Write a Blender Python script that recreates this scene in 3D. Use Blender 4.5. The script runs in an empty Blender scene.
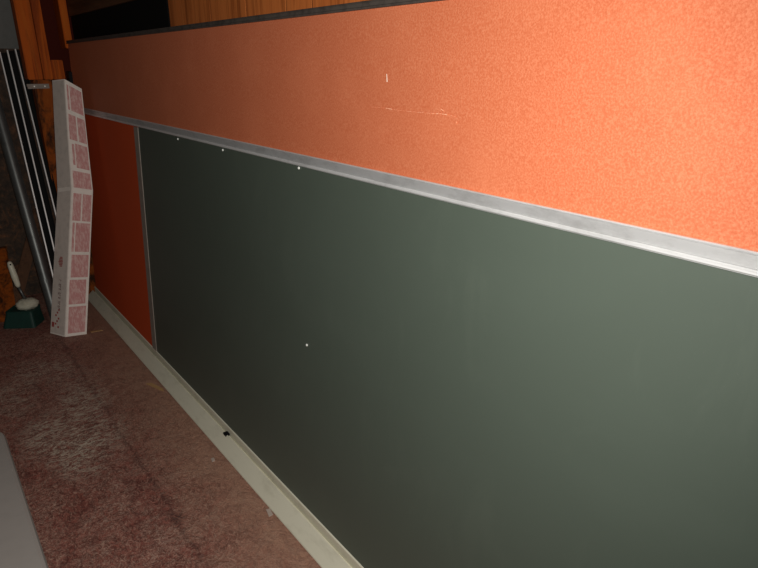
import bpy, bmesh, math, random
from mathutils import Vector, Matrix
random.seed(7)
scn = bpy.context.scene
COL = scn.collection

# ------------------------------------------------------------------ camera, world, flash, exposure
H = 1.57                                   # eye height
FPX = 600.0; CX, CY = 379.0, 284.0
PITCH = math.atan2(219, FPX); YAW = math.radians(37.8)
Fv = Vector((math.sin(YAW)*math.cos(PITCH), math.cos(YAW)*math.cos(PITCH), -math.sin(PITCH)))
Rv = Vector((math.cos(YAW), -math.sin(YAW), 0)); Uv = Rv.cross(Fv)
EYE = Vector((0, 0, H))
cd = bpy.data.cameras.new('camera'); cam = bpy.data.objects.new('camera', cd); COL.objects.link(cam)
cd.sensor_width = 36; cd.lens = 36*FPX/758; cd.clip_start = 0.02; cd.clip_end = 60
cam.matrix_world = Matrix(((Rv.x, Uv.x, -Fv.x, EYE.x), (Rv.y, Uv.y, -Fv.y, EYE.y), (Rv.z, Uv.z, -Fv.z, EYE.z), (0, 0, 0, 1)))
scn.camera = cam
w = bpy.data.worlds.new('world'); scn.world = w; w.use_nodes = True
w.node_tree.nodes['Background'].inputs[0].default_value = (0.5, 0.6, 0.8, 1)
w.node_tree.nodes['Background'].inputs[1].default_value = 0.02
fl = bpy.data.lights.new('camera_flash', 'SPOT'); flo = bpy.data.objects.new('camera_flash', fl); COL.objects.link(flo)
fl.energy = 160; fl.color = (1.0, 0.97, 0.92); fl.shadow_soft_size = 0.012; fl.spot_size = math.radians(150); fl.spot_blend = 1.0
AIM = (Fv*FPX + Rv*(170-CX) - Uv*(250-CY))                # the flash head points a little up and left of the lens
flo.matrix_world = Matrix.Translation(EYE + Rv*0.02 + Uv*0.05) @ AIM.to_track_quat('-Z', 'Y').to_matrix().to_4x4()
vs = scn.view_settings
vs.view_transform = 'Standard'; vs.look = 'None'; vs.gamma = 1; vs.use_curve_mapping = False; vs.exposure = 0.0

def ray(x, y): return Fv*FPX + Rv*(x-CX) - Uv*(y-CY)
def at_y(x, y, Y): r = ray(x, y); return EYE + r*(Y/r.y)
def at_x(x, y, X): r = ray(x, y); return EYE + r*(X/r.x)
def at_z(x, y, Z): r = ray(x, y); return EYE + r*((Z-H)/r.z)

# ------------------------------------------------------------------ materials
def lin(c):
    return tuple(((v/255)/12.92 if v/255 <= 0.04045 else ((v/255+0.055)/1.055)**2.4) for v in c)+(1,)
class M:
    def __init__(s, name, col=(0.5, 0.5, 0.5), rough=0.6, metal=0.0, spec=0.5):
        s.m = bpy.data.materials.new(name); s.m.use_nodes = True; s.nt = s.m.node_tree; s.n = s.nt.nodes
        s.b = s.n['Principled BSDF']; s.col = tuple(col)+(1,) if len(col) == 3 else col
        s.b.inputs['Base Color'].default_value = s.col; s.b.inputs['Roughness'].default_value = rough
        s.b.inputs['Metallic'].default_value = metal; s.b.inputs['Specular IOR Level'].default_value = spec
        g = s.n.new('ShaderNodeNewGeometry'); s.pos = g.outputs['Position']; s.cur = None
        tc = s.n.new('ShaderNodeTexCoord'); s.obj = tc.outputs['Object']
    def L(s, a, b): s.nt.links.new(a, b)
    def math(s, op, a, b=None, clamp=False):
        n = s.n.new('ShaderNodeMath'); n.operation = op; n.use_clamp = clamp
        for i, v in enumerate((a, b)):
            if v is None: continue
            if isinstance(v, (int, float)): n.inputs[i].default_value = v
            else: s.L(v, n.inputs[i])
        return n.outputs[0]
    def noise(s, scale, detail=4, rough=0.55, stretch=(1, 1, 1), dist=0, loc=(0, 0, 0), src=None):
        mp = s.n.new('ShaderNodeMapping'); mp.inputs['Scale'].default_value = stretch; mp.inputs['Location'].default_value = loc
        s.L(src or s.pos, mp.inputs['Vector'])
        t = s.n.new('ShaderNodeTexNoise'); t.inputs['Scale'].default_value = scale; t.inputs['Detail'].default_value = detail
        t.inputs['Roughness'].default_value = rough; t.inputs['Distortion'].default_value = dist
        s.L(mp.outputs[0], t.inputs['Vector']); return t.outputs['Fac']
    def voronoi(s, scale, stretch=(1, 1, 1), feat='F1'):
        mp = s.n.new('ShaderNodeMapping'); mp.inputs['Scale'].default_value = stretch; s.L(s.pos, mp.inputs['Vector'])
        t = s.n.new('ShaderNodeTexVoronoi'); t.inputs['Scale'].default_value = scale; t.feature = feat
        s.L(mp.outputs[0], t.inputs['Vector']); return t.outputs['Distance']
    def ramp(s, f, a, b, lo=0.0, hi=1.0):
        n = s.n.new('ShaderNodeMapRange'); n.inputs[1].default_value = a; n.inputs[2].default_value = b
        n.inputs[3].default_value = lo; n.inputs[4].default_value = hi; s.L(f, n.inputs[0]); return n.outputs[0]
    def mix(s, fac, col):                       # blend the running colour towards col
        n = s.n.new('ShaderNodeMix'); n.data_type = 'RGBA'
        if isinstance(fac, (int, float)): n.inputs[0].default_value = fac
        else: s.L(fac, n.inputs[0])
        if s.cur is None: n.inputs[6].default_value = s.col
        else: s.L(s.cur, n.inputs[6])
        n.inputs[7].default_value = tuple(col)+(1,) if len(col) == 3 else col
        s.cur = n.outputs[2]; s.L(s.cur, s.b.inputs['Base Color']); return s
    def bump(s, h, strength=0.3, dist=0.002):
        n = s.n.new('ShaderNodeBump'); n.inputs['Strength'].default_value = strength; n.inputs['Distance'].default_value = dist
        s.L(h, n.inputs['Height']); s.L(n.outputs[0], s.b.inputs['Normal']); return s
    def near(s, c, r, sx=1, sy=1, sz=1):        # soft disc mask round a place (a stain or scuff)
        v = s.n.new('ShaderNodeVectorMath'); v.operation = 'SUBTRACT'; s.L(s.pos, v.inputs[0]); v.inputs[1].default_value = c
        k = s.n.new('ShaderNodeVectorMath'); k.operation = 'MULTIPLY'; s.L(v.outputs[0], k.inputs[0]); k.inputs[1].default_value = (sx, sy, sz)
        l = s.n.new('ShaderNodeVectorMath'); l.operation = 'LENGTH'; s.L(k.outputs[0], l.inputs[0])
        return s.ramp(l.outputs['Value'], r, 0.0)

def mat_tack(name='orange_tack_fabric', c=(0.485, 0.122, 0.050), rough=0.65, spec=0.35):
    m = M(name, c, rough, 0, spec)
    v = m.noise(300, 3, 0.65); f2 = m.noise(5, 3)
    v = m.noise(260, 3, 0.65); m.mix(m.ramp(v, 0.45, 0.65, 0, 0.38), (0.66, 0.26, 0.14)); m.mix(m.ramp(v, 0.45, 0.25, 0, 0.5), (0.36, 0.068, 0.022))
    m.mix(m.ramp(f2, 0.5, 0.8, 0, 0.15), (0.75, 0.25, 0.12))
    m.bump(v, 0.4, 0.0018); return m
def mat_green():
    m = M('green_chalk_surface', (0.062, 0.079, 0.062), 0.5, 0, 0.5)
    m.mix(m.ramp(m.noise(1.6, 4, 0.6, (1, 1, 2.0), 0.4), 0.4, 0.75, 0, 0.3), (0.078, 0.098, 0.078))
    m.mix(m.ramp(m.noise(9, 5, 0.7, (1, 1, 0.35), 0.6), 0.55, 0.85, 0, 0.16), (0.12, 0.14, 0.11))
    m.mix(m.ramp(m.noise(500, 2), 0.72, 0.8, 0, 0.3), (0.3, 0.3, 0.26))
    m.bump(m.noise(700, 2), 0.06, 0.0005); return m
def mat_wood(name, c, dark, light, scale=14, rough=0.6, st=(1, 1, 0.06), knots=True):
    m = M(name, c, rough, 0, 0.12)
    g = m.noise(scale, 6, 0.7, st, 1.2); g2 = m.noise(scale*4, 4, 0.6, st, 0.2)
    m.mix(m.ramp(g, 0.46, 0.62, 0, 0.9), dark); m.mix(m.ramp(g2, 0.5, 0.75, 0, 0.5), light)
    if knots: m.mix(m.ramp(m.voronoi(5, (1.5, 1.5, 0.8)), 0.09, 0.03, 0, 0.85), dark)
    m.bump(g2, 0.3, 0.001); return m
def mat_metal(name, c, rough=0.4, metal=0.9, dirt=(0.12, 0.11, 0.09), dk=0.5):
    m = M(name, c, rough, metal)
    m.mix(m.ramp(m.noise(22, 5, 0.7, (1, 0.35, 1)), 0.5, 0.8, 0, dk), dirt); m.bump(m.noise(90, 3), 0.08, 0.0006); return m
def mat_plain(name, c, rough=0.6, metal=0.0, var=0.25, dark=None):
    m = M(name, c, rough, metal)
    m.mix(m.ramp(m.noise(30, 4), 0.45, 0.75, 0, var), dark or tuple(v*0.5 for v in c)); return m

T = {}
T['tack'] = mat_tack().m
m = M('red_orange_tack_fabric', (0.56, 0.075, 0.020), 0.85, 0, 0.1); m.mix(m.ramp(m.noise(260, 3, 0.65), 0.45, 0.65, 0, 0.3), (0.60, 0.11, 0.04)); T['tack_red'] = m.m; T['green'] = mat_green().m
T['alu'] = mat_metal('worn_aluminium', (0.90, 0.90, 0.90), 0.42, 0.6, (0.35, 0.35, 0.34), 0.5).m  # rail lips: colour lightened for the light the ridges catch
T['alu_dull'] = mat_metal('dull_grey_rail', (0.62, 0.62, 0.62), 0.42, 0.65, (0.22, 0.21, 0.20), 0.55).m  # same rail between the lips, its shade put into a darker colour
T['tarnish'] = mat_plain('tarnished_strip', (0.26, 0.215, 0.18), 0.7, 0, 0.5).m
T['channel'] = M('matt_black_channel', (0.009, 0.009, 0.009), 0.8, 0, 0.1).m
T['edge'] = mat_plain('bright_channel_edge', (0.85, 0.82, 0.80), 0.4, 0.2, 0.3, (0.5, 0.48, 0.46)).m
T['crumb'] = mat_plain('grey_crumb', (0.40, 0.32, 0.27), 0.9).m
T['tray'] = mat_metal('chalk_tray_metal', (0.66, 0.63, 0.50), 0.55, 0.1, (0.42, 0.39, 0.29), 0.6).m
T['cap'] = mat_plain('dull_dark_cap', (0.060, 0.048, 0.040), 0.6, 0, 0.8, (0.015, 0.012, 0.010)).m
T['panel_wood'] = mat_wood('plank_paneling', (0.44, 0.125, 0.030), (0.22, 0.055, 0.012), (0.54, 0.19, 0.05), 16, 0.5).m
T['brown_wood'] = mat_wood('dark_brown_board', (0.10, 0.045, 0.022), (0.045, 0.02, 0.01), (0.16, 0.075, 0.035), 12, 0.6, (1, 0.06, 1)).m
T['stud'] = mat_wood('orange_pine_stud', (0.46, 0.085, 0.004), (0.16, 0.022, 0.002), (0.52, 0.14, 0.012), 13, 0.6).m
T['old'] = mat_wood('old_stained_post', (0.27, 0.060, 0.007), (0.012, 0.008, 0.005), (0.33, 0.10, 0.015), 12, 0.7, (1, 1, 0.4)).m
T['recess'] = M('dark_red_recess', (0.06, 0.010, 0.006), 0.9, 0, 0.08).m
T['black'] = M('black_board', (0.005, 0.0045, 0.004), 0.9, 0, 0.08).m
T['blackmetal'] = M('black_plastic', (0.006, 0.006, 0.007), 0.6, 0, 0.1).m
T['greywall'] = mat_plain('grey_wall_paint', (0.115, 0.112, 0.102), 0.7, 0, 0.3).m
T['ceil'] = mat_plain('ceiling_boards', (0.10, 0.085, 0.07), 0.8).m
T['pipe'] = mat_metal('galvanised_pipe', (0.13, 0.135, 0.13), 0.42, 0.6, (0.05, 0.05, 0.045), 0.6).m
T['chrome'] = M('dark_glossy_tube', (0.012, 0.012, 0.012), 0.2, 0.0, 0.5).m
T['carton'] = mat_plain('pale_carton', (0.78, 0.70, 0.63), 0.75, 0, 0.25).m
T['carton_grey'] = mat_plain('grey_carton_side', (0.62, 0.54, 0.48), 0.75, 0, 0.3).m
m = M('pink_print', (0.54, 0.245, 0.23), 0.7); m.mix(m.ramp(m.noise(60, 5, 0.7, (1.6, 1.6, 0.4)), 0.46, 0.62, 0, 0.75), (0.70, 0.50, 0.45)); T['pink'] = m.m
T['redink'] = mat_plain('red_print', (0.35, 0.07, 0.06), 0.7).m
T['darkink'] = mat_plain('maroon_print', (0.14, 0.05, 0.045), 0.7).m
T['white_plastic'] = mat_plain('yellowed_white_plastic', (0.60, 0.58, 0.46), 0.45, 0, 0.3, (0.4, 0.36, 0.24)).m
T['bristle'] = mat_plain('matted_white_bristle', (0.48, 0.46, 0.36), 0.9, 0, 0.6, (0.25, 0.22, 0.15)).m
T['holder'] = mat_plain('green_plastic', (0.005, 0.035, 0.026), 0.55).m
T['table'] = mat_plain('grey_table_laminate', (0.105, 0.096, 0.088), 0.55, 0, 0.12).m
T['chip'] = mat_plain('pale_wood_chip', (0.42, 0.24, 0.10), 0.8).m
T['screw'] = M('bright_screw', (0.85, 0.85, 0.8), 0.35, 0.2).m
T['chalk'] = mat_plain('chalk_white', (0.75, 0.68, 0.58), 0.9).m

def mat_floor():
    m = M('worn_red_brown_floor', (0.30, 0.100, 0.074), 0.62, 0, 0.4)
    a = m.noise(19, 6, 0.78, (1.5, 1, 1), 1.6); b = m.noise(7, 5, 0.7, (1, 1, 1), 0.8); c = m.noise(40, 5, 0.75, (1.2, 0.7, 1), 2.4)
    vein = m.ramp(m.math('ABSOLUTE', m.math('SUBTRACT', m.noise(16, 5, 0.7, (0.8, 1.8, 1), 2.5), 0.5)), 0.03, 0.004)
    vein2 = m.ramp(m.math('ABSOLUTE', m.math('SUBTRACT', m.noise(27, 4, 0.7, (1.3, 0.8, 1), 2.0, (3, 1, 0)), 0.5)), 0.035, 0.006)
    m.mix(m.ramp(a, 0.44, 0.56, 0, 0.9), (0.115, 0.034, 0.026))
    m.mix(m.ramp(b, 0.42, 0.66, 0, 0.5), (0.26, 0.125, 0.09))
    m.mix(m.ramp(c, 0.50, 0.62, 0, 0.75), (0.48, 0.28, 0.21))
    m.mix(m.math('MULTIPLY', vein2, 0.6), (0.09, 0.022, 0.018))
    m.mix(m.math('MULTIPLY', m.math('MULTIPLY', vein, m.ramp(b, 0.35, 0.6)), 0.55), (0.60, 0.44, 0.35))
    sep = m.n.new('ShaderNodeSeparateXYZ'); m.L(m.pos, sep.inputs[0])
    # trodden dust along the board
    e = m.math('ADD', sep.outputs[0], m.ramp(b, 0, 1, -0.16, 0.16))
    m.mix(m.math('MULTIPLY', m.ramp(e, 0.46, 0.76, 0, 0.85), m.ramp(a, 0.35, 0.62, 1.0, 0.55)), (0.42, 0.235, 0.155))
    # plaster dust spots, scuffed and streaky
    gr = m.math('ADD', m.noise(20, 6, 0.8, (0.7, 1.5, 1), 1.8, (5, 2, 0)), m.math('MULTIPLY', vein, 0.10))
    for px, py, r, k in ((83, 402, .13, .9), (55, 436, .15, .85), (78, 455, .12, .9), (100, 432, .12, .7), (30, 372, .10, .7), (12, 398, .15, .55), (55, 365, .10, .5), (70, 380, .15, .4)):
        q = at_z(px, py, 0)
        n = m.math('MULTIPLY', m.near(tuple(q), r*1.1, 1.0, 0.6, 1), m.ramp(gr, 0.50, 0.60))
        m.mix(m.math('MULTIPLY', m.math('MULTIPLY', n, 2.2, True), k*0.85, True), (0.56, 0.47, 0.37))
    q = at_z(176, 518, 0); m.mix(m.math('MULTIPLY', m.near(tuple(q), .045), m.ramp(a, 0.35, 0.55)), (0.05, 0.02, 0.018))
    # sheet seam running along the room
    sx = m.math('ABSOLUTE', m.math('SUBTRACT', m.math('ADD', sep.outputs[0], m.ramp(b, 0, 1, -0.03, 0.03)), 0.50))
    m.mix(m.math('MULTIPLY', m.ramp(sx, 0.016, 0.002, 0, 0.5), m.ramp(a, 0.4, 0.55, 0.3, 1)), (0.07, 0.022, 0.019))
    m.bump(m.math('ADD', m.math('MULTIPLY', a, 0.8), m.math('MULTIPLY', c, 0.6)), 0.8, 0.012); return m
T['floor'] = mat_floor().m

# ------------------------------------------------------------------ mesh helpers
def link(name, bm, mat, parent=None, smooth=False, bevel=0, origin=None):
    if bevel:
        bmesh.ops.bevel(bm, geom=[e for e in bm.edges], offset=bevel, segments=2, affect='EDGES', clamp_overlap=True)
    bmesh.ops.recalc_face_normals(bm, faces=bm.faces[:])
    if origin is None:
        if parent is None:
            xs = [v.co for v in bm.verts]
            origin = Vector(((min(c.x for c in xs)+max(c.x for c in xs))/2, (min(c.y for c in xs)+max(c.y for c in xs))/2, min(c.z for c in xs)))
        else: origin = parent_world(parent)
    bmesh.ops.translate(bm, verts=bm.verts, vec=-Vector(origin))
    me = bpy.data.meshes.new(name); bm.to_mesh(me); bm.free(); me.materials.append(mat)
    if smooth:
        for p in me.polygons: p.use_smooth = True
    o = bpy.data.objects.new(name, me); COL.objects.link(o)
    if parent: o.parent = parent
    else: o.location = origin
    return o
def parent_world(p):
    v = Vector((0, 0, 0))
    while p: v += p.location; p = p.parent
    return v
def root(name, loc, label, cat, group=None):
    o = bpy.data.objects.new(name, None); o.empty_display_size = 0.1; COL.objects.link(o); o.location = loc
    return tag(o, label, cat, group)
def tag(o, label, cat, group=None):
    o['label'] = label; o['category'] = cat
    if group: o['group'] = group
    return o
def struct(o): o['kind'] = 'structure'; return o
def box(bm, a, b):
    r = bmesh.ops.create_cube(bm, size=1)['verts']
    for v in r: v.co = Vector([(a[i]+b[i])/2 + v.co[i]*(b[i]-a[i]) for i in range(3)])
    return r
def prism(bm, prof, axis_a, axis_b):
    """closed profile points (world Vectors at a) swept to the same profile at b"""
    A = [bm.verts.new(p) for p in axis_a]; B = [bm.verts.new(p) for p in axis_b]
    n = len(A)
    for i in range(n): bm.faces.new((A[i], A[(i+1) % n], B[(i+1) % n], B[i]))
    bm.faces.new(A[::-1]); bm.faces.new(B)
def tube(bm, pts, rad, seg=20, cap=True):
    pts = [Vector(p) for p in pts]; rs = rad if isinstance(rad, (list, tuple)) else [rad]*len(pts)
    rings = []
    for i, p in enumerate(pts):
        d = (pts[min(i+1, len(pts)-1)]-pts[max(i-1, 0)]).normalized()
        a = d.cross(Vector((0.3, 1, 0.1))).normalized(); b = d.cross(a)
        rings.append([bm.verts.new(p+(a*math.cos(t)+b*math.sin(t))*rs[i]) for t in [2*math.pi*k/seg for k in range(seg)]])
    for r, s in zip(rings, rings[1:]):
        for k in range(seg): bm.faces.new((r[k], r[(k+1) % seg], s[(k+1) % seg], s[k]))
    if cap: bm.faces.new(rings[0][::-1]); bm.faces.new(rings[-1])
NEW = bmesh.new

# ------------------------------------------------------------------ the room
WX = 1.0                                    # plane of the plank wall
YB = 4.78                                   # plane of the end wall
bm = NEW(); box(bm, (-2.6, -2.2, -0.1), (1.3, YB+0.1, 0)); struct(link('floor', bm, T['floor']))
bm = NEW(); box(bm, (-2.6, -2.2, 2.6), (1.3, YB+0.1, 2.7)); struct(link('ceiling', bm, T['ceil']))
bm = NEW(); box(bm, (-2.7, -2.2, 0), (-2.6, YB+0.1, 2.6)); struct(link('wall_left', bm, T['greywall']))
bm = NEW(); box(bm, (-2.6, -2.3, 0), (1.3, -2.2, 2.6)); struct(link('wall_rear', bm, T['greywall']))
# plank panelling with shallow black-backed grooves at the seams the photo shows, carried on at the same pitch
seams = [2.738, 2.312, 2.018, 1.749, 1.601, 1.285, 1.10, 0.86, 0.70, 0.42, 0.2, -0.05, -0.3, -0.52, -0.8, -1.05, -1.2, -1.5, -1.75, -2.0, -2.2]
bm = NEW()
for a, b in zip(seams, seams[1:]): box(bm, (WX, b+0.003, 0), (WX+0.0018, a-0.003, 2.6))
struct(link('wall_right', bm, T['panel_wood']))
bm = NEW(); box(bm, (WX+0.0018, -2.2, 0), (WX+0.3, 2.737, 2.6)); struct(link('wall_right', bm, T['black']))  # black sheet behind the planks stands in for groove shade
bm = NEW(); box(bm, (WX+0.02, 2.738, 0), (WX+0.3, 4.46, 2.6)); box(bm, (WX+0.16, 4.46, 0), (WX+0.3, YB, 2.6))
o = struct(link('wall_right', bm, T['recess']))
# end wall: dark stained below, grey above
bm = NEW(); box(bm, (-2.6, YB, 1.67), (WX+0.3, YB+0.1, 2.6)); struct(link('wall_back', bm, T['greywall']))
m = M('stained_dark_boards', (0.06, 0.033, 0.018), 0.8)
m.mix(m.ramp(m.noise(9, 6, 0.75, (1, 1, 0.6), 2.0), 0.5, 0.72, 0, 0.8), (0.26, 0.095, 0.03)); m.mix(m.ramp(m.noise(20, 5, 0.7), 0.4, 0.6, 0.7, 0), (0.01, 0.007, 0.005))
m.bump(m.noise(14, 5, 0.7), 0.8, 0.02)
bm = NEW(); box(bm, (-2.6, YB-0.012, 0), (WX+0.16, YB+0.1, 1.67)); struct(link('wall_back', bm, m.m))

# wall fittings above the board
bm = NEW(); box(bm, (WX-0.004, 2.741, H+0.10), (WX+0.02, 4.455, H+0.283))
tag(link('black_panel', bm, T['black'], bevel=0.002), 'long matt black strip panel on wall above the far end of the chalkboard', 'panel')
bm = NEW(); box(bm, (WX-0.012, 2.745, H+0.286), (WX+0.02, 4.455, H+0.43))
tag(link('wooden_board', bm, T['brown_wood'], bevel=0.002), 'dark brown horizontal board fixed just above the long black panel', 'board')

# ------------------------------------------------------------------ timber framing at the far end
def stud(x0, x1, y0, y1, z0, z1, label, matk='stud', name='wooden_stud', cat='stud'):
    bm = NEW(); box(bm, (x0, y0, z0), (x1, y1, z1)); return tag(link(name, bm, T[matk], bevel=0.004), label, cat)
zc = H-0.087
stud(0.700, 0.787, 4.50, 4.62, zc, 2.6, 'orange pine stud, left one of the touching pair above the metal strap')
stud(0.790, 0.842, 4.49, 4.62, zc, 2.6, 'orange pine stud, narrow right one of the touching pair')
stud(0.845, 0.915, 4.50, 4.62, zc, H+0.03, 'short orange wood block beside the foot of the paired studs', name='wooden_block', cat='block')
stud(0.942, 0.986, 4.47, 4.62, H+0.10, 2.6, 'slim orange stud standing alone just left of the long black panel')
stud(0.722, 0.905, 4.475, 4.58, 0, zc-0.001, 'wide old stained wooden post behind the pink printed carton', 'old', 'wooden_post', 'post')
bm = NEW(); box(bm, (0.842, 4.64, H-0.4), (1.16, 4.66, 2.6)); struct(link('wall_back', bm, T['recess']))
bm = NEW(); box(bm, (0.68, 4.462, H-0.14), (0.805, 4.474, H-0.112)); r = box(bm, (0.68, 4.44, H-0.14), (0.70, 4.474, H-0.128))
t = root('metal_strap', (0.74, 4.468, H-0.14), 'small grey metal strap nailed across top of the wide old post', 'strap')
link('strap_plate', bm, T['tarnish'], t, bevel=0.001)
for x in (0.72, 0.78):
    bm = NEW(); tube(bm, [(x, 4.463, H-0.126), (x, 4.459, H-0.126)], 0.004, 10); link('nail', bm, T['screw'], t)

# planks in the dark corner at the lower left
def slab(a, b, wv, tv, name, matk, label, cat):
    a, b, wv, tv = map(Vector, (a, b, wv, tv)); bm = NEW()
    prism(bm, None, [a, a+wv, a+wv+tv, a+tv], [b, b+wv, b+wv+tv, b+tv]); return tag(link(name, bm, T[matk], bevel=0.003), label, cat)
slab(at_z(-6, 324, 0), at_y(-16, 250, 4.74), (0.135, 0, 0), (0, 0.02, 0), 'wooden_plank', 'old', 'short orange plank leaning at left edge behind the green holder', 'plank')
slab((0.33, 4.60, 0.0), (0.62, 4.755, 0.62), (0.07, 0, -0.02), (0, 0.018, 0), 'wooden_plank', 'brown_wood', 'dark brown plank leaning crookedly in the corner behind the white brush', 'plank')

# ------------------------------------------------------------------ the leaning chalkboard
BX, BZ = 0.8655, H-1.5054
up = Vector((0.0608, 0, 1.2185)).normalized(); nv = Vector((-up.z, 0, up.x))   # nv points at the room
Y0, Y1, YD = -0.46, 4.42, 3.131
def bp(Y, h, d=0): return Vector((BX, Y, BZ)) + up*h + nv*d
def strip(prof, ya, yb):
    bm = NEW(); prism(bm, None, [bp(ya, h, d) for h, d in prof], [bp(yb, h, d) for h, d in prof]); return bm
def rect(h0, h1, d0, d1): return [(h0, d0), (h1, d0), (h1, d1), (h0, d1)]
cb = root('chalkboard', (0.85, (Y0+Y1)/2, 0), 'long green classroom chalkboard with orange tack panels leaning on the wall', 'chalkboard')
link('writing_surface', strip(rect(0.0, 1.224, -0.014, 0), Y0, YD), T['green'], cb)
o = link('tack_panel', strip(rect(1.256, 1.634, -0.014, 0), Y0, Y1), T['tack'], cb); o['label'] = 'long orange fabric tack panel above the green surface'
o = link('tack_panel', strip(rect(0.0, 1.224, -0.014, 0), YD+0.001, Y1), T['tack_red'], cb); o['label'] = 'darker red orange fabric tack panel at the far end beside the green surface'
link('divider_strip', strip([(0.0, -0.001), (0.0, 0.004), (0.0, 0.004)][:0] or rect(0.012, 1.218, 0.0005, 0.004), YD-0.004, YD+0.060), T['tarnish'], cb)
rail = [(1.222, -0.016), (1.2575, -0.016), (1.2575, 0.006), (1.2535, 0.006), (1.2515, 0.004), (1.233, 0.004), (1.231, 0.006), (1.222, 0.006)]
o = link('middle_rail', strip(rail, Y0, Y1+0.004), T['alu_dull'], cb); o['label'] = 'dull grey metal rail between green surface and orange panel'
l = link('rail_lip', strip([(1.2545, 0.0055), (1.2580, 0.0055), (1.2580, 0.0085), (1.2570, 0.0095), (1.2555, 0.0090)], Y0, Y1+0.004), T['alu'], o); l['label'] = 'bright raised upper lip'
l = link('rail_lip', strip([(1.2235, 0.0055), (1.2315, 0.0055), (1.2305, 0.0085), (1.2285, 0.0105), (1.2255, 0.0105), (1.2240, 0.0085)], Y0, Y1+0.004), T['alu'], o); l['label'] = 'bright raised lower lip'
cap = [(1.633, -0.02), (1.651, -0.02), (1.651, 0.008), (1.649, 0.010), (1.646, 0.007), (1.639, 0.007), (1.637, 0.010), (1.633, 0.008)]
o = link('top_rail', strip(cap, Y0, Y1+0.004), T['cap'], cb); o['label'] = 'dull dark metal top rail'
# frame behind
link('back_panel', strip(rect(0.0, 1.645, -0.032, -0.0145), Y0+0.01, Y1-0.01), T['brown_wood'], cb)
# chalk tray: sloped outer face, groove, thin bright lip against the board
tp = [(0.802, 0.003), (0.796, 0.006), (0.797, 0.010), (0.8445, 0.0525), (0.8475, 0.0525), (0.8490, 0.038), (0.8585, 0.038), (0.8605, 0.076), (0.8655, 0.078), (0.8655, 0.003)]
bm = NEW(); prism(bm, None, [Vector((x, Y0, z)) for x, z in tp], [Vector((x, Y1+0.02, z)) for x, z in tp])
tray = link('chalk_tray', bm, T['tray'], cb); tray['label'] = 'cream grey metal chalk tray along the floor'
q = at_z(226, 434, 0.05)
bm = NEW(); box(bm, (0.838, q.y-0.016, 0.046), (0.858, q.y+0.012, 0.056)); link('tray_clip', bm, T['blackmetal'], tray, bevel=0.001)
# dark plastic corner bracket at the far top end
bm = NEW(); prism(bm, None, [bp(Y1-0.02, h, d) for h, d in rect(1.40, 1.465, -0.02, 0.02)], [bp(Y1+0.055, h, d) for h, d in rect(1.40, 1.47, -0.02, 0.02)])
link('end_bracket', bm, T['blackmetal'], cb, bevel=0.003)
def on_board(px, py):
    r = ray(px, py); b0 = bp(0, 0); return EYE + r*(((b0-EYE).dot(nv))/r.dot(nv))
for px, py in ((178, 139), (223, 150), (299, 168), (307, 345)):
    c = on_board(px, py); bm = NEW()
    tube(bm, [c-nv*0.001, c+nv*0.002, c+nv*0.0035], [0.0045, 0.004, 0.002], 12)
    o = link('screw', bm, T['screw'], cb)
# pale tears and rub marks in the fabric
def flake(pts, wd, name='rub_mark', matk='chalk'):
    wd *= 0.7; P = [on_board(*p)+nv*0.0006 for p in pts]; bm = NEW()
    for a, b in zip(P, P[1:]):
        d = (b-a).normalized(); s = d.cross(nv).normalized()*wd/2
        prism(bm, None, [a-s*random.uniform(.4, 1), a+s*random.uniform(.4, 1), a+s*.5+nv*0.0006, a-s*.5+nv*0.0006], [b-s, b+s, b+s*.5+nv*0.0006, b-s*.5+nv*0.0006])
    return link(name, bm, T[matk], cb)
m = M('rubbed_fabric', (0.80, 0.42, 0.27), 0.85); m.mix(m.ramp(m.noise(160, 3), 0.45, 0.55), (0.66, 0.19, 0.075)); T['rub'] = m.m
flake([(387, 74), (387.3, 82)], 0.003)
flake([(386, 108.2), (392, 109.2)], 0.003, matk='rub'); flake([(392, 109.5), (408, 111.3), (430, 113.3)], 0.0012, matk='rub')
flake([(431, 113.6), (440, 113.7), (449, 115)], 0.0028, matk='rub'); flake([(441, 109), (444, 111)], 0.003, matk='rub'); flake([(449, 114.5), (456, 117)], 0.0012, matk='rub')
flake([(457, 121), (457, 124)], 0.0009, matk='rub'); flake([(370, 107), (386, 108)], 0.0008, matk='rub')

# ------------------------------------------------------------------ the kinked long carton
bL, bM, bR = at_z(50, 333, 0), at_z(65, 337, 0), at_z(87, 334, 0)
kM = at_y(71.5, 188, 3.93); kL = at_y(57.3, 190, 4.04); kR = at_y(93.3, 191, 3.895)
tM = at_y(64.3, 79, 4.06); tL = at_y(52, 80.5, 4.17); tR = at_y(82, 89, 4.01)
def sec(M_, L_, R_): return [M_, R_, L_+R_-M_, L_]
ct = root('carton', tuple(bM), 'long bent pale carton with pink printed panels standing against the chalkboard end', 'carton')
secs = [sec(bM, bL, bR), sec(kM, kL, kR), sec(tM, tL, tR)]
bm = NEW(); rings = []
for i in range(2):
    for f in range(0 if i == 0 else 1, 13):
        q = [secs[i][k].lerp(secs[i+1][k], f/12) for k in range(4)]; c_ = sum(q, Vector())/4; pts = []
        for k in range(4):
            for g in range(8):
                if g == 0: pts += [q[k].lerp(q[(k-1) % 4], 0.02), q[k].lerp(q[(k+1) % 4], 0.02)]
                else: pts.append(q[k].lerp(q[(k+1) % 4], g/8))
        rings.append([bm.verts.new(p) for p in pts])
NR = len(rings[0])
for r, s in zip(rings, rings[1:]):
    for k in range(NR): bm.faces.new((r[k], r[(k+1) % NR], s[(k+1) % NR], s[k]))
bm.faces.new(rings[0][::-1]); bm.faces.new(rings[-1])
body = link('carton_body', bm, T['carton'], ct); body['label'] = 'pale card body, creased and bent at mid height'
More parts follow.
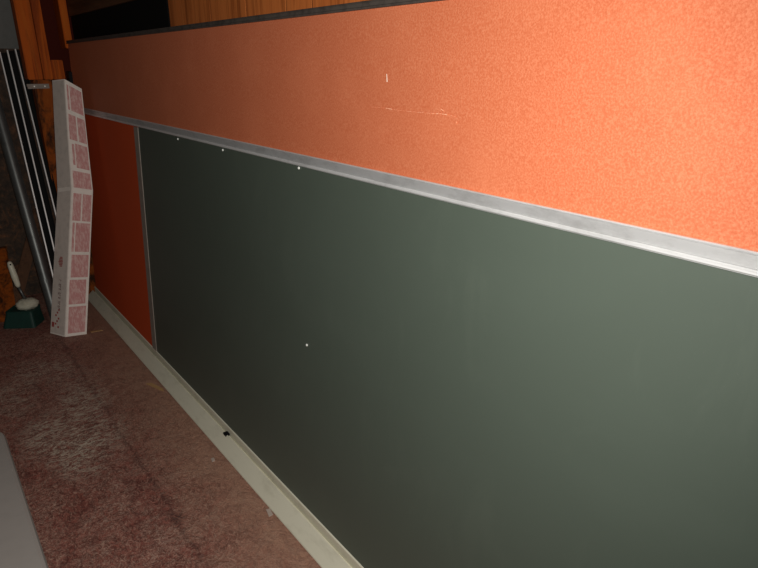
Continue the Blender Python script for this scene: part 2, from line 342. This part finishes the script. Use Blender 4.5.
def face_pt(side, s, v):                    # s across, v = 0 bottom .. 1 kink .. 2 top
    i = min(int(v), 1); f = v-i
    def P(j):
        Mx, R_, _, L_ = secs[j]; return Mx.lerp(R_ if side == 'R' else L_, s)
    a, b = P(i), P(i+1); p = a.lerp(b, f)
    Mx, R_, _, L_ = secs[i]; U_ = secs[i+1][0]-Mx
    n = (R_-Mx).cross(U_) if side == 'R' else U_.cross(L_-Mx)
    n.normalize(); 
    if n.dot(EYE-p) < 0: n.negate()
    return p, n
def patch(bm, side, s0, s1, v0, v1, th=0.0006, off=0.0004):
    if v0 < 1 < v1: v1 = 0.998
    N = max(1, int((v1-v0)*12+0.999)); K = max(1, int((s1-s0)*8))
    for j in range(N):
        for i in range(K):
            a, b = v0+(v1-v0)*j/N, v0+(v1-v0)*(j+1)/N; c, d = s0+(s1-s0)*i/K, s0+(s1-s0)*(i+1)/K
            q = [face_pt(side, s, v) for s, v in ((c, a), (d, a), (d, b), (c, b))]
            A = [bm.verts.new(p+n*(off+th)) for p, n in q]; bm.faces.new(A)
            B = [bm.verts.new(p+n*(off*0.3)) for p, n in q]
            for k in range(4): bm.faces.new((A[k], A[(k+1) % 4], B[(k+1) % 4], B[k]))
    bmesh.ops.remove_doubles(bm, verts=bm.verts, dist=0.00005)
def vof(y):                                 # image row on the middle edge -> v
    return (337-y)/(337-188) if y > 188 else 1+(188-y)/(188-79)
rows = [(334, 306.5), (304, 279), (276.5, 253.5), (250.5, 221.5), (219.5, 192.5), (187, 169), (166, 141), (138, 112.5), (108, 83)]
subs = [[(.12, .90, 0, 1)], [(.10, .86, 0, 1)], [(.14, .92, 0, 1)], [(.12, .22, .0, 1), (.27, .93, 0, 1)], [(.10, .47, 0, 1), (.53, .93, .0, 1)], [(.10, .93, 0, .96)], [(.32, .93, .0, 1), (.16, .27, .1, .95)], [(.08, .47, .0, 1), (.54, .94, 0, 1)], [(.26, .93, .0, 1), (.10, .20, .0, 1)]]
for (ya, yb), sb in zip(rows, subs):
    va, vb = vof(ya), vof(yb); bm = NEW()
    for s0, s1, f0, f1 in sb: patch(bm, 'R', s0, s1, va+(vb-va)*f0, va+(vb-va)*f1)
    link('printed_panel', bm, T['pink'], ct)
# the grey long side, its red mark and the column of small printing
bm = NEW(); patch(bm, 'L', 0.05, 0.97, 0.01, 0.985, 0.0003, 0.0003); link('side_panel', bm, T['carton_grey'], ct)
bm = NEW(); patch(bm, 'L', 0.05, 0.97, 1.015, 1.99, 0.0003, 0.0003); link('side_panel', bm, T['carton_grey'], ct)
bm = NEW()
v = vof(266)
for k in range(7):
    a = -0.9+k*0.3; patch(bm, 'L', 0.36+0.04*abs(a), 0.66-0.10*abs(a), v+0.010*k, v+0.010*k+0.007, 0.0004, 0.0007)
link('printed_mark', bm, T['redink'], ct)
bm = NEW(); y = 279.0
for word in (1, 3, 3, 4):
    for c in range(word):
        v = vof(y); kind = random.choice('HLEO')
        patch(bm, 'L', 0.42, 0.56, v-0.006, v-0.0035, 0.0004, 0.0007)
        if kind in 'HEO': patch(bm, 'L', 0.42, 0.56, v-0.014, v-0.0115, 0.0004, 0.0007)
        patch(bm, 'L', 0.42, 0.45, v-0.014, v-0.0035, 0.0004, 0.0007)
        if kind in 'HO': patch(bm, 'L', 0.53, 0.56, v-0.014, v-0.0035, 0.0004, 0.0007)
        y += 2.3
    y += 2.0
link('printed_text', bm, T['darkink'], ct)
bm = NEW()
for k in range(7): patch(bm, 'L', 0.42+0.09*((k*5) % 3), 0.52+0.09*((k*5) % 3), 0.05+0.02*k, 0.05+0.02*k+0.013, 0.0004, 0.0007)
patch(bm, 'L', 0.74, 0.9, 0.05, 0.085, 0.0004, 0.0007); link('printed_mark', bm, T['redink'], ct)

# ------------------------------------------------------------------ leaning pipes
def pipe(a, b, r, label, group, matk, name='metal_pipe'):
    t = root(name, tuple(a), label, 'pipe', group); a = Vector(a); b = Vector(b); d = (b-a).normalized()
    bm = NEW(); tube(bm, [a, b], r, 32, cap=False); tube(bm, [a+d*0.001, b-d*0.001], r*0.9, 32, cap=False)
    bmesh.ops.bridge_loops(bm, edges=[]) if False else None
    link('pipe_body', bm, T[matk], t, smooth=True)
    bm = NEW(); tube(bm, [b-d*0.002, b+d*0.003], [r*1.01, r*0.93], 32); link('pipe_end', bm, T['blackmetal'], t)
    return t
a = at_z(56, 318, 0.0); a.z = 0.006
b = at_y(-2, 112, 4.56); d = (b-a); b = a+d*((1.72-a.z)/d.z)
t = pipe(a, b, 0.034, 'thick grey galvanised pipe leaning left of the three slim tubes', None, 'pipe')
bm = NEW(); p = a+(b-a)*0.13; q = a+(b-a)*0.145; tube(bm, [p, q], 0.0355, 24); link('pipe_collar', bm, T['pipe'], t, smooth=False)
labs = ['slim black channel with bright edge, nearest to the thick grey pipe', 'slim black channel with bright edge, middle one of the three', 'slim black channel with bright edge, nearest to the printed carton']
for (u0, v0), (u1, v1), lb in (((-1, 52), (46, 250), labs[0]), ((6.5, 50), (53.5, 250), labs[1]), ((14.5, 49), (60, 234), labs[2])):
    top = at_y(u0, v0, 4.70); k = (250-v1)/250; low = at_y(u1, v1, 4.36+0.02*k); d = low-top; foot = top+d*((0.006-top.z)/d.z)
    t = root('metal_channel', tuple(foot), lb, 'channel'); a, b = foot, top
    ex = Vector((1, 0, 0)); ey = (b-a).normalized().cross(ex).normalized(); ey = -ey if ey.y < 0 else ey
    W = 0.042; prof = [(0.004, 0), (0.009, 0), (0.009, 0.016), (W-0.005, 0.016), (W-0.005, 0.002), (W, 0.002), (W, 0.022), (0.004, 0.022)]
    bm = NEW(); prism(bm, None, [a+ex*x+ey*y for x, y in prof], [b+ex*x+ey*y for x, y in prof]); link('channel_body', bm, T['channel'], t)
    bm = NEW(); prof = [(0, 0), (0.001, -0.003), (0.0075, -0.003), (0.0085, 0), (0.0035, 0.001), (0.0035, 0.020), (0, 0.020)]
    prism(bm, None, [a+ex*x+ey*y for x, y in prof], [b+ex*x+ey*y for x, y in prof]); l = link('channel_edge', bm, T['edge'], t); l['label'] = 'bright metal edge'

# ------------------------------------------------------------------ brush in its green holder
g0 = at_z(10, 328, 0); g1 = at_z(43, 327, 0)
gx, gy = (g0.x+g1.x)/2, (g0.y+g1.y)/2+0.075
hd = root('brush_holder', (gx, gy, 0), 'dark green tapered plastic holder on floor under the white brush', 'holder')
ax = (g1-g0).normalized(); ay = Vector((-ax.y, ax.x, 0)); hw = (g1-g0).length/2
c0 = Vector((gx, gy, 0))
def ringr(wx, wy, z, n=5, off=0):
    pts = []; r = min(wx, wy)*0.25
    for sx, sy, a0 in ((1, -1, -90), (1, 1, 0), (-1, 1, 90), (-1, -1, 180)):
        for k in range(n):
            a = math.radians(a0+90*k/(n-1)); pts.append(c0+ax*(off+sx*(wx-r)+r*math.cos(a))+ay*(sy*(wy-r)+r*math.sin(a))+Vector((0, 0, z)))
    return pts
def loft(bm, secs_, cap_top=True):
    R_ = [[bm.verts.new(p) for p in s] for s in secs_]; n = len(R_[0])
    for r, s in zip(R_, R_[1:]):
        for k in range(n): bm.faces.new((r[k], r[(k+1) % n], s[(k+1) % n], s[k]))
    bm.faces.new(R_[0][::-1])
    if cap_top: bm.faces.new(R_[-1])
bm = NEW(); loft(bm, [ringr(hw, 0.075, 0), ringr(hw*0.99, 0.074, 0.01), ringr(hw*0.78, 0.062, 0.105, off=0.012), ringr(hw*0.74, 0.058, 0.105, off=0.012), ringr(hw*0.70, 0.054, 0.06, off=0.012)])
link('holder_body', bm, T['holder'], hd)
bm = NEW(); loft(bm, [ringr(hw*0.82, 0.066, 0.098, off=0.012), ringr(hw*0.82, 0.066, 0.108, off=0.012), ringr(hw*0.76, 0.060, 0.110, off=0.012), ringr(hw*0.72, 0.056, 0.100, off=0.012)], False)
link('holder_rim', bm, T['holder'], hd)
hc = at_y(27, 302, gy)
br = root('toilet_brush', (hc.x, gy, 0.09), 'white handled brush standing head down in the green holder', 'brush')
bm = NEW(); bmesh.ops.create_uvsphere(bm, u_segments=32, v_segments=18, radius=1)
for v in bm.verts:
    n = 1+0.08*math.sin(v.co.x*31+v.co.z*17)*math.cos(v.co.y*27)
    v.co = Vector((v.co.x*0.066*n, v.co.y*0.05*n, v.co.z*0.038*n))+Vector((hc.x, gy, 0.128))
link('brush_head', bm, T['bristle'], br, smooth=True)
n0 = Vector((hc.x-0.004, gy, 0.155)); n1 = at_y(18.5, 287, gy+0.01); n2 = at_y(9, 261.5, gy+0.03)
bm = NEW(); tube(bm, [n0, n0.lerp(n1, .5), n1], [0.010, 0.008, 0.009], 14); o = link('brush_neck', bm, T['pipe'], br, smooth=True)
bm = NEW(); tube(bm, [n1, n1.lerp(n2, .08), n1.lerp(n2, .4), n1.lerp(n2, .85), n1.lerp(n2, .97), n2], [0.010, 0.0155, 0.019, 0.0165, 0.012, 0.004], 20)
link('brush_handle', bm, T['white_plastic'], br, smooth=True)
bm = NEW(); p = n1.lerp(n2, .9); tube(bm, [p+Vector((0, -0.0175, 0)), p+Vector((0, -0.0145, 0))], 0.005, 12); link('hanging_hole', bm, T['blackmetal'], br)

# ------------------------------------------------------------------ grey table by the photographer
TX = 0.0435; TY = at_z(2, 424, 0.75).y; rr = 0.05
tb = root('folding_table', (TX-0.38, TY-0.95, 0), 'plain grey table top cut off at the lower left corner of the picture', 'table')
def rrect(x0, x1, y0, y1, r, z):
    pts = []
    for cx, cy, a0 in ((x1-r, y1-r, 0), (x0+r, y1-r, 90), (x0+r, y0+r, 180), (x1-r, y0+r, 270)):
        for k in range(7):
            a = math.radians(a0+15*k); pts.append(Vector((cx+r*math.cos(a), cy+r*math.sin(a), z)))
    return pts
x0, x1, y0, y1 = TX-0.76, TX, TY-1.9, TY
bm = NEW(); loft(bm, [rrect(x0+.006, x1-.006, y0+.006, y1-.006, rr, 0.715), rrect(x0, x1, y0, y1, rr, 0.721), rrect(x0, x1, y0, y1, rr, 0.742), rrect(x0+.003, x1-.003, y0+.003, y1-.003, rr, 0.748), rrect(x0+.009, x1-.009, y0+.009, y1-.009, rr, 0.75)])
link('table_top', bm, T['table'], tb)
for sx in (x0+0.1, x1-0.12):
    for sy in (y0+0.2, y1-0.25):
        bm = NEW(); tube(bm, [(sx, sy, 0), (sx, sy, 0.716)], 0.014, 16); link('leg', bm, T['cap'], tb, smooth=True)

# ------------------------------------------------------------------ bits on the floor
def chip(pts, label, th=0.004, matk='chip', name='wood_chip', cat='chip'):
    P = [at_z(x, y, 0.001) for x, y in pts]; bm = NEW()
    prism(bm, None, P, [p+Vector((0, 0, th)) for p in P]); return tag(link(name, bm, T[matk]), label, cat)
chip([(146, 384), (152, 383.5), (163, 389), (164, 391.5), (158, 389.5)], 'flat pale wood chip lying beside the chalk tray')
chip([(90, 331.5), (101, 330), (103, 330.6), (91, 332.8)], 'thin pale splinter lying at foot of the printed carton', 0.003, name='wood_splinter', cat='splinter')
chip([(266, 510), (270, 509), (273, 515), (269, 517)], 'tiny pale grey crumb on floor beside tray, nearest the camera', 0.003, 'crumb', 'plaster_crumb', 'crumb')
chip([(211, 459), (214, 458), (215, 461), (212, 462)], 'tiny pale grey crumb on floor, nearer the middle of the tray', 0.003, 'crumb', 'plaster_crumb', 'crumb')
